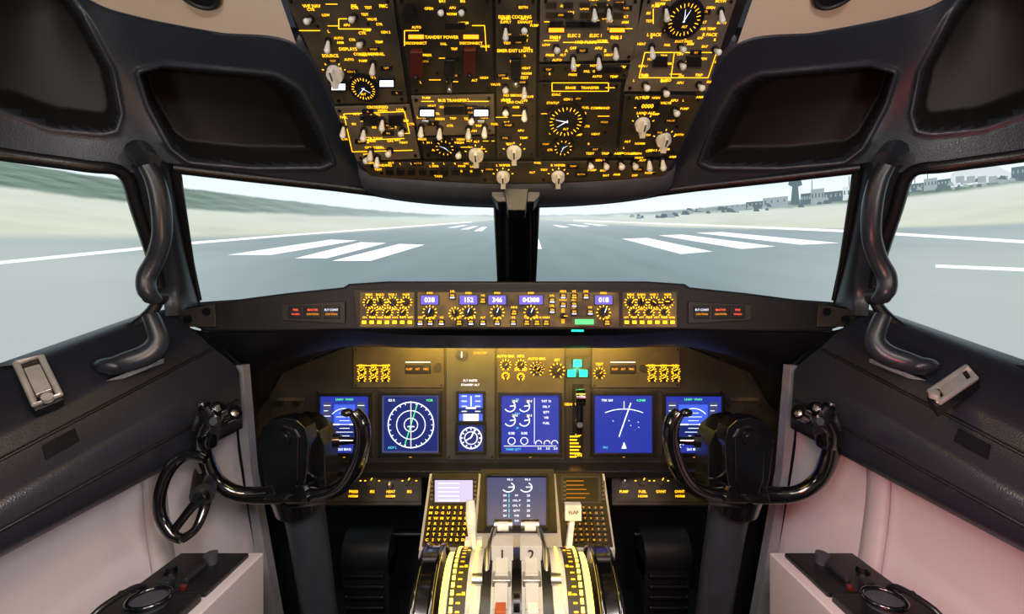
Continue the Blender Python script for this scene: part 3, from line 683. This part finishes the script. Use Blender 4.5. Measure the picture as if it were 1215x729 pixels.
# shelf + lower panels
b=B(); l=B(); LP=Pl((1.42,-.60),(1.47,-.50))
b.box(-.80,.80,1.42,1.55,-.515,-.495,BLK)
for x0,x1 in ((384,500),(726,846)):
    b.rect(LP,x0,556,x1,600,-.03,.03,PNLM); b.rect(LP,x0+2,558,x1-2,596,0,.003,PNLD)
    for i in range(5):
        x=x0+14+i*22; 
        if i in (1,2,4) : 
            knob(b,LP,x,571,6,.018,PNL,AMB,60); l.ring(LP,x,571,7.5,1.4,.0042,AMB,0,180,12)
        else: toggle(b,LP,x,574,1,MET)
        l.text(LP,x,561.5,random.choice(['PANEL','FLOOD','BKGRD','AFDS']),2.8,.0042,AMB); l.text(LP,x,584,W(),3,.0042,AMB); 
        if i%2: b.rect(LP,x-5,587,x+5,592,.003,.004,BLK); l.text(LP,x,589.5,'NORM',2.6,.0078,AMB)
b.rect(LP,300,556,382,600,-.03,.03,BLK); b.rect(LP,848,556,926,600,-.03,.03,BLK)
o=b.obj('lower_panel',mp,.0015); l.obj('lower_legends',mp)
# cheeks
b=B()
for mir in(1,-1):
    MIR=mir
    b.loft([[V(238,392,1.12),V(286,432,1.15),V(298,600,1.17),V(335,760,1.19)],[V(280,400,1.5),V(302,470,1.5),V(318,600,1.5),V(345,720,1.5)]],PAD,False)
    b.prism([V(300,598,1.32),V(340,598,1.32),V(372,760,1.32),V(330,760,1.32)],Vector((0,.03,0)),BLK)
MIR=1
b.obj('knee_panel',mp,.003)
b=B(); b.box(-1.0,1.0,2.0,2.04,-1.2,.0,FLOOR); b.obj('wall_front')
b=B(); b.box(-1.0,1.0,-.8,2.0,-1.24,-1.2,FLOOR); b.obj('floor')
# rear bulkhead with doorway
b=B(); b.box(-1.0,-.33,-.86,-.82,-1.2,.62,BULK); b.box(.33,1.0,-.86,-.82,-1.2,.62,BULK); b.box(-.33,.33,-.86,-.82,.5,.62,BULK); b.obj('wall_back')
b=B(); b.box(-.32,.32,-.85,-.825,-1.19,.49,BEIGE); b.box(-.24,.24,-.824,-.818,-.3,.38,BULK); b.cyl(Vector((.25,-.82,-.25)),Vector((0,1,0)),.02,.018,.04,MET); b.obj('door_1',None,.004)

# ================= pedestal with CDUs
CP=Pl((1.2,-.617),(1.42,-.502)); b=B(); l=B()
b.q(CP,[(510,561),(717,561),(730,653),(497,653)],-.03,.03,IVORY)
b.q(CP,[(513,563),(568,563),(561,650),(501,650)],0,.006,PNLD); b.q(CP,[(659,563),(714,563),(727,650),(667,650)],0,.006,PNLD)
b.q(CP,[(571,560),(657,560),(661,634),(566,634)],0,.012,PNLM)
b.q(CP,[(566,634),(661,634),(663,652),(564,652)],0,.004,IVORY)
C2=Pl((1.2,-.617),(1.42,-.502)); C2.o=CP.o+CP.n*.006; C3=Pl((1.2,-.617),(1.42,-.502)); C3.o=CP.o+CP.n*.012
du(C3,578,568,648,627,BLU3,2.5); l.flat(C3,581,571,645,624,.0046,BLU3)
for i,(x,y) in enumerate([(603,580),(624,580)]): l.ring(C3,x,y,7,1.3,K,LINE,-150,60,18); l.line(C3,x,y,x+7,y,1.3,K,LINE); l.text(C3,x+2,y-9,'95.3',2.8,K,LINE)
for i in range(6): l.text(C3,613,590+i*6,['FF','OIL P','OIL T','QTY','VIB','0.0'][i],2.8,K,LINE); l.text(C3,599,590+i*6,'24',3,K,LINE); l.text(C3,627,590+i*6,'25',3,K,LINE); l.line(C3,604,588+i*6,604,592+i*6,1,K,CYA)
l.flat(C2,516,571,561,597,.003,LAV); l.flat(C2,668,568,710,596,.003,BLK); b.q(C2,[(514,569),(563,569),(562,599),(512,599)],0,.002,DMET); b.q(C2,[(666,566),(712,566),(714,598),(666,598)],0,.002,PNLB)
for i in range(5): l.line(C2,520,575+i*5,545,575+i*5,.8,.0034,LINE); l.line(C2,672,572+i*5,690+random.uniform(0,12),572+i*5,.5,.0034,AMBD)
for x0,dx,lit in ((512,-7,1),(671,7,0)):
    for r in range(7):
        for c in range(7):
            x=x0+c*7.1+dx*(r/7)*(.9); y=604+r*6.4
            b.rect(C2,x-2.6,y-2.2,x+2.6,y+2.2,0,.004,BLK if c<5 or lit else PNLB)
            l.text(C2,x,y,random.choice('ABCDEFGHKLMNPRSTUVWX0123456789'),3.6 if lit else 2.4,.0046,AMB if lit else AMBD)
    for r in range(5):
        for xx in ((x0-1,x0+45) if not lit else (x0-0,x0+52)): b.rect(C2,xx-1.6,572+r*5,xx+1.6,575+r*5,0,.004,PNLL)
b.prism([Vector((-.25,1.2,-.635)),Vector((-.265,1.44,-.52)),Vector((-.265,1.44,-1.2)),Vector((-.22,1.2,-1.2))],Vector((.012,0,0)),IVORY)
b.prism([Vector((.25,1.2,-.635)),Vector((.265,1.44,-.52)),Vector((.265,1.44,-1.2)),Vector((.22,1.2,-1.2))],Vector((-.012,0,0)),IVORY)
b.prism([V(497,653,1.2),V(730,653,1.2),V(722,800,1.2),V(512,800,1.2)],Vector((0,.02,0)),IVORY)
ped=b.obj('center_pedestal',None,.0015); l.obj('displays',ped)

# ================= throttle quadrant
b=B(); l=B()
b.box(-.130,.130,.75,1.19,-1.2,-.74,IVORY)
cy,cz,RR=1.0,-.685,.155
def drum(x0,x1,r,a0,a1,m,n=24,bb=None):
    bb=bb or b; rows=[[],[]]
    for i in range(n+1):
        a=math.radians(a0+(a1-a0)*i/n); p=Vector((0,cy-math.cos(a)*r,cz+math.sin(a)*r)); rows[0].append(p+Vector((x0,0,0))); rows[1].append(p+Vector((x1,0,0)))
    bb.loft(rows,m)
b.cyl(Vector((-.135,cy,cz)),Vector((1,0,0)),RR,RR,.27,IVORY,64)
drum(-.133,-.098,RR+.002,-20,150,PNLD); drum(.098,.133,RR+.002,-20,150,PNLD)
drum(-.070,-.050,RR+.002,-20,150,BLK); drum(.050,.070,RR+.002,-20,150,BLK); drum(-.010,.010,RR+.002,-20,150,DMET)
for s_ in (-1,1):
    for k in range(26):
        a0=-10+k*5.4; drum(s_*.125-.003,s_*.125+.003,RR+.0035,a0,a0+3.6,WARM,2,l)
        drum(s_*.112-.004,s_*.112+.004,RR+.0035,a0,a0+1.1,AMB,2,l)
        if k%4==0: drum(s_*.103-.003,s_*.103+.003,RR+.0035,a0,a0+2.2,AMB,2,l)
    drum(s_*.086-.0015,s_*.086+.0015,RR+.0035,0,120,WARM,10,l)
    drum(s_*.1425-.0055,s_*.1425+.0055,RR-.008,-10,150,WARM,16,l)
    drum(s_*.1425-.0065,s_*.1425+.0065,RR-.012,-10,150,IVORY,16)
    c=Vector((s_*.180,cy,cz+.005)); b.cyl(c-Vector((.017,0,0)),Vector((1,0,0)),.158,.158,.034,GLOSS,64)
    b.torus(c+Vector((-.017,0,0)),Vector((1,0,0)),.157,.006,GLOSS,n=56); b.torus(c+Vector((.017,0,0)),Vector((1,0,0)),.157,.006,GLOSS,n=56)
    drum(s_*.180-.003,s_*.180+.003,.1615,-30,180,SWH)
    b.cyl(Vector((s_*.180-.015,cy-.02,cz+.160)),Vector((1,0,0)),.008,.008,.03,DKG,12)
    x=s_*.030
    arm=[Vector((x,.82,-.600)),Vector((x,.88,-.572)),Vector((x,.95,-.545)),Vector((x,1.04,-.520))]
    def plate(pts,w,h,m):
        for p,q in zip(pts[:-1],pts[1:]):
            d=(q-p).normalized(); nrm=Vector((0,-d.z,d.y))*h
            b.prism([p-nrm+Vector((-w,0,0)),q-nrm+Vector((-w,0,0)),q+nrm+Vector((-w,0,0)),p+nrm+Vector((-w,0,0))],Vector((2*w,0,0)),m)
    plate(arm,.013,.012,IVORY)
    b.box(x-.023,x+.023,.985,1.035,-.535,-.500,IVORY)
    FP=vert(.984); l.text(FP,CX+x*F/.984,HY+.518*F/.984,'1' if s_<0 else '2',12,.001,BLK)
    b.cyl(Vector((x-.020,1.07,-.495)),Vector((1,0,0)),.014,.014,.04,MET); b.cyl(Vector((x-.012,1.045,-.486)),Vector((1,0,0)),.010,.010,.024,SWH)
    b.box(x-.018,x+.018,.925,.96,-.560,-.536,MET); b.box(x-.010,x+.010,.86,.92,-.585,-.556,ORG if s_<0 else SWH)
    b.box(x-.020,x+.020,.80,.85,-.62,-.58,SWH); b.box(x-.012,x+.012,.795,.80,-.612,-.59,ORG)
    b.tube([Vector((s_*.055,.93,-.60)),Vector((s_*.06,.94,-.56)),Vector((s_*.06,.99,-.515)),Vector((s_*.05,1.05,-.495))],.006,MET,8,4)
    b.cyl(Vector((s_*.078-.01,.94,-.545)),Vector((1,0,0)),.014,.014,.02,MET); b.box(s_*.08-.010,s_*.08+.010,.87,.91,-.60,-.565,SWH)
b.cyl(Vector((-.006,.90,-.565)),Vector((1,0,0)),.016,.016,.012,DMET)
b.prism([Vector((-.094,1.02,-.56)),Vector((-.084,1.02,-.56)),Vector((-.098,1.10,-.50)),Vector((-.110,1.10,-.50))],Vector((0,.02,.004)),SWH)
b.tube([Vector((-.102,1.09,-.53)),Vector((-.106,1.10,-.49)),Vector((-.109,1.11,-.455))],[.010,.013,.010],SWH,12,4,.6)
b.box(-.118,-.078,1.07,1.09,-.545,-.53,SWH)
b.prism([Vector((.104,1.02,-.56)),Vector((.116,1.02,-.56)),Vector((.136,1.10,-.50)),Vector((.124,1.10,-.50))],Vector((0,.02,.004)),SWH)
b.box(.112,.150,1.09,1.11,-.495,-.458,SWH); FP=vert(1.088); l.text(FP,CX+.131*F/1.088,HY+.474*F/1.088,'FLAP',4,.001,BLK)
tq=b.obj('throttle_quadrant',None,.0015); l.obj('legends',tq)

# ================= yokes
for mir in (1,-1):
    MIR=mir; b=B()
    hub=[(310,545),(307,522),(311,507),(320,499),(336,496),(352,499),(362,508),(366,525),(364,560),(358,597),(320,597),(313,570)]
    b.prism([V(x,y,1.0) for x,y in hub],Vector((0,.05,0)),GLOSS)
    b.prism([V(x,y,.994) for x,y in [(318,520),(324,510),(336,506),(348,510),(354,520),(353,570),(348,588),(326,588),(320,570)]],Vector((0,.008,0)),GLOSS)
    c=V(336,520,.993); b.cyl(c,Vector((0,-1,0)),.018,.016,.005,DMET,28); b.cyl(c,Vector((0,-1,0)),.011,.010,.008,GLOSS,20)
    b.prism([V(x,y,1.05) for x,y in [(326,505),(345,497),(364,501),(378,512),(385,530),(386,600),(340,604),(326,590)]],Vector((0,.08,0)),GLOSS)
    b.cyl(V(356,556,1.12),Vector((0,1,0)),.04,.04,.08,BLK,24)
    b.tube([V(335,586,1.03),V(300,588,1.02),V(276,584,1.01),(V(256,571,1.0)),V(244,550,.99),V(240,528,.98),V(246,508,.975)],[.022,.0175,.016,.0165,.018,.0175,.015],GLOSS,16,6)
    b.tube([V(245,530,.978),V(244,512,.972),V(251,495,.968),V(262,487,.966)],[.019,.026,.028,.020],GLOSS,16,6)
    b.cyl(V(249,492,.955),Vector((-mir*.3,-.5,1)),.014,.012,.022,DMET); b.cyl(V(270,494,.955),Vector((mir*1,-.3,.5)),.014,.016,.022,GLOSS); b.ball(V(276,492,.95),.011,MET,(1,1,1)); b.cyl(V(258,500,.95),Vector((0,-1,.2)),.010,.008,.014,MET)
    b.prism([V(240,500,.95),V(262,507,.95),V(260,518,.95),V(240,512,.95)],Vector((0,.03,0)),BLK)
    for k in range(3): b.cyl(V(240+k*9,484+k*1.5,.96),Vector((0,-.3,1)),.006,.005,.012,MET,10)
    b.tube([V(345,586,1.03),V(375,588,1.02),V(398,582,1.01),V(413,570,1.0),V(424,550,.99),V(430,525,.985),V(429,503,.98),V(420,489,.975)],[.022,.016,.015,.0155,.017,.017,.017,.012],GLOSS,16,6)
    b.cyl(V(420,523,.98),Vector((-mir,-.1,0)),.007,.009,.028,GLOSS); b.cyl(V(404,523,.978),Vector((-mir,-.1,0)),.014,.014,.014,GLOSS); b.ball(V(412,490,.975),.011,GLOSS,(1.2,1,.8))
    b.prism([V(x,y,.998) for x,y in [(316,577),(360,577),(366,597),(312,597)]],Vector((0,.06,0)),GLOSS)
    x=V(349,0,1.1).x
    b.tube([Vector((x,1.12,-.42)),Vector((x,1.17,-.55)),Vector((x,1.24,-.80)),Vector((x,1.34,-1.2))],[.048,.046,.044,.044],GREY,28,4)
    b.tube([Vector((x,1.10,-.42)),Vector((x,1.12,-.47))],[.056,.052],GLOSS,24,1)
    b.torus(Vector((x,1.36,-1.185)),Vector((0,0,1)),.07,.02,BLK)
    b.obj('control_yoke',None,.005)
MIR=1
# tiller on the left wall
b=B()
pts=[V(244,545,.93),V(222,541,.93),(V(202,556,.92)),V(190,585,.91),V(190,612,.91),V(203,634,.91),V(216,640,.91)]
b.tube(pts,[.009,.011,.011,.011,.011,.011,.009],GLOSS,14,6)
b.tube([V(216,640,.91),V(232,628,.92),V(242,604,.94),V(244,585,.95)],[.009,.008,.010,.012],GLOSS,12,5)
b.cyl(V(240,588,.93),Vector((-.5,.85,0)),.022,.026,.14,BLK); b.tube([V(244,588,.93),V(228,602,.92),V(205,632,.91)],[.014,.009,.008],GLOSS,10,4)
b.cyl(V(240,590,.93),Vector((.2,-1,.2)),.014,.012,.014,DMET)
b.obj('steering_tiller',None,.001)
# rudder pedals
for mir in(1,-1):
    MIR=mir; b=B(); x0=V(410,0,1.6).x; x1=V(464,0,1.6).x; xl,xr=min(x0,x1),max(x0,x1)
    b.cyl(Vector((xl,1.63,-.84)),Vector((1,0,0)),.075,.075,xr-xl,DKG,32)
    b.prism([Vector((xl,1.56,-.85)),Vector((xl,1.70,-.85)),Vector((xl,1.72,-1.12)),Vector((xl,1.60,-1.12))],Vector((xr-xl,0,0)),DKG)
    for k in range(5): b.box(xl+.012,xr-.012,1.555,1.57,-.90-k*.035,-.885-k*.035,BLK)
    xs=V(474,0,1.66).x; b.cyl(Vector((min(xs,xr),1.66,-.80)),Vector((1,0,0)),.016,.016,.12,DMET)
    for xx in(xl+.02,xr-.05): b.box(xx,xx+.03,1.66,1.70,-1.2,-.9,DMET)
    b.obj('rudder_pedal',None,.006)
MIR=1
# ================= lights
def area(name,loc,tgt,sx,sy,en,col):
    L_=bpy.data.lights.new(name,'AREA'); L_.shape='RECTANGLE'; L_.size=sx; L_.size_y=sy; L_.energy=en; L_.color=col
    o=bpy.data.objects.new(name,L_); bpy.context.scene.collection.objects.link(o); o.location=Vector(loc)+Vector((0,0,E)); o.rotation_euler=(Vector(tgt)-Vector(loc)).to_track_quat('-Z','Y').to_euler(); return o
area('glareshield_flood_lamp',(0,1.32,-.115),(0,1.5,-.19),.75,.02,4.8,(1,.60,.07))
area('mcp_glow_lamp',(0,.72,.30),(0,1.1,-.02),.35,.05,.9,(1,.62,.15))  # added amber light, stands in for the glow over the mode control panel
area('dome_lamp',(0,-.4,.55),(0,1.1,-.5),.7,.3,5.5,(1,.95,.92))
area('bulkhead_fill_lamp',(0,-.3,.55),(0,-.82,-.1),.5,.1,5,(1,.95,.9))  # added to light the bulkhead so gloss parts reflect it
for s_ in (-1,1):
    area('wall_fill_lamp',(s_*.35,.55,-.15),(s_*.8,.85,-.75),.12,.12,1.9,(1,.88,.86))  # added fill that brightens the white side walls
    area('ceiling_fill_lamp',(s_*.72,.35,.15),(s_*.5,.72,.55),.2,.06,.9,(1,.88,.74))  # added uplight, out of view, to brighten the headliner
    area('highlight_lamp',(s_*.42,-.1,.5),(s_*.5,1.0,-.45),.05,.05,2.4,(1,.95,.9))  # added small sources for sharp highlights on the gloss black
    area('quadrant_fill_lamp',(s_*.115,.93,-.44),(s_*.12,.96,-.6),.02,.2,.10,(1,.72,.15))  # added amber fill above the strips, its back invisible to the camera
area('pedestal_lamp',(0,.7,-.2),(0,1.05,-.6),.2,.1,.8,(1,.88,.7))
area('gear_lamp',tuple(D.on(685,438,.03)),tuple(D.on(685,438,0)),.02,.02,.05,(.05,1,.5))
area('red_glow_lamp',(.35,.35,-.2),(.85,.75,-.33),.06,.06,1.6,(1,.04,.04))  # red light for the glow on the right console
area('console_lamp',(-.45,.5,0),(-.8,.9,-.15),.06,.06,.6,(1,.45,.15))
w=bpy.data.worlds.new('world'); bpy.context.scene.world=w; w.use_nodes=True; w.node_tree.nodes['Background'].inputs[0].default_value=(.5,.58,.7,1); w.node_tree.nodes['Background'].inputs[1].default_value=.06
cam=bpy.data.cameras.new('camera'); cam.sensor_width=36; cam.lens=36*F/1215; cam.shift_x=(607.5-CX)/1215; cam.clip_start=.01
co_=bpy.data.objects.new('camera',cam); bpy.context.scene.collection.objects.link(co_); co_.location=(0,0,E); co_.rotation_euler=(math.radians(90),0,0)
bpy.context.scene.camera=co_
try: bpy.context.scene.view_settings.view_transform='Standard'
except Exception as ex: print(ex)
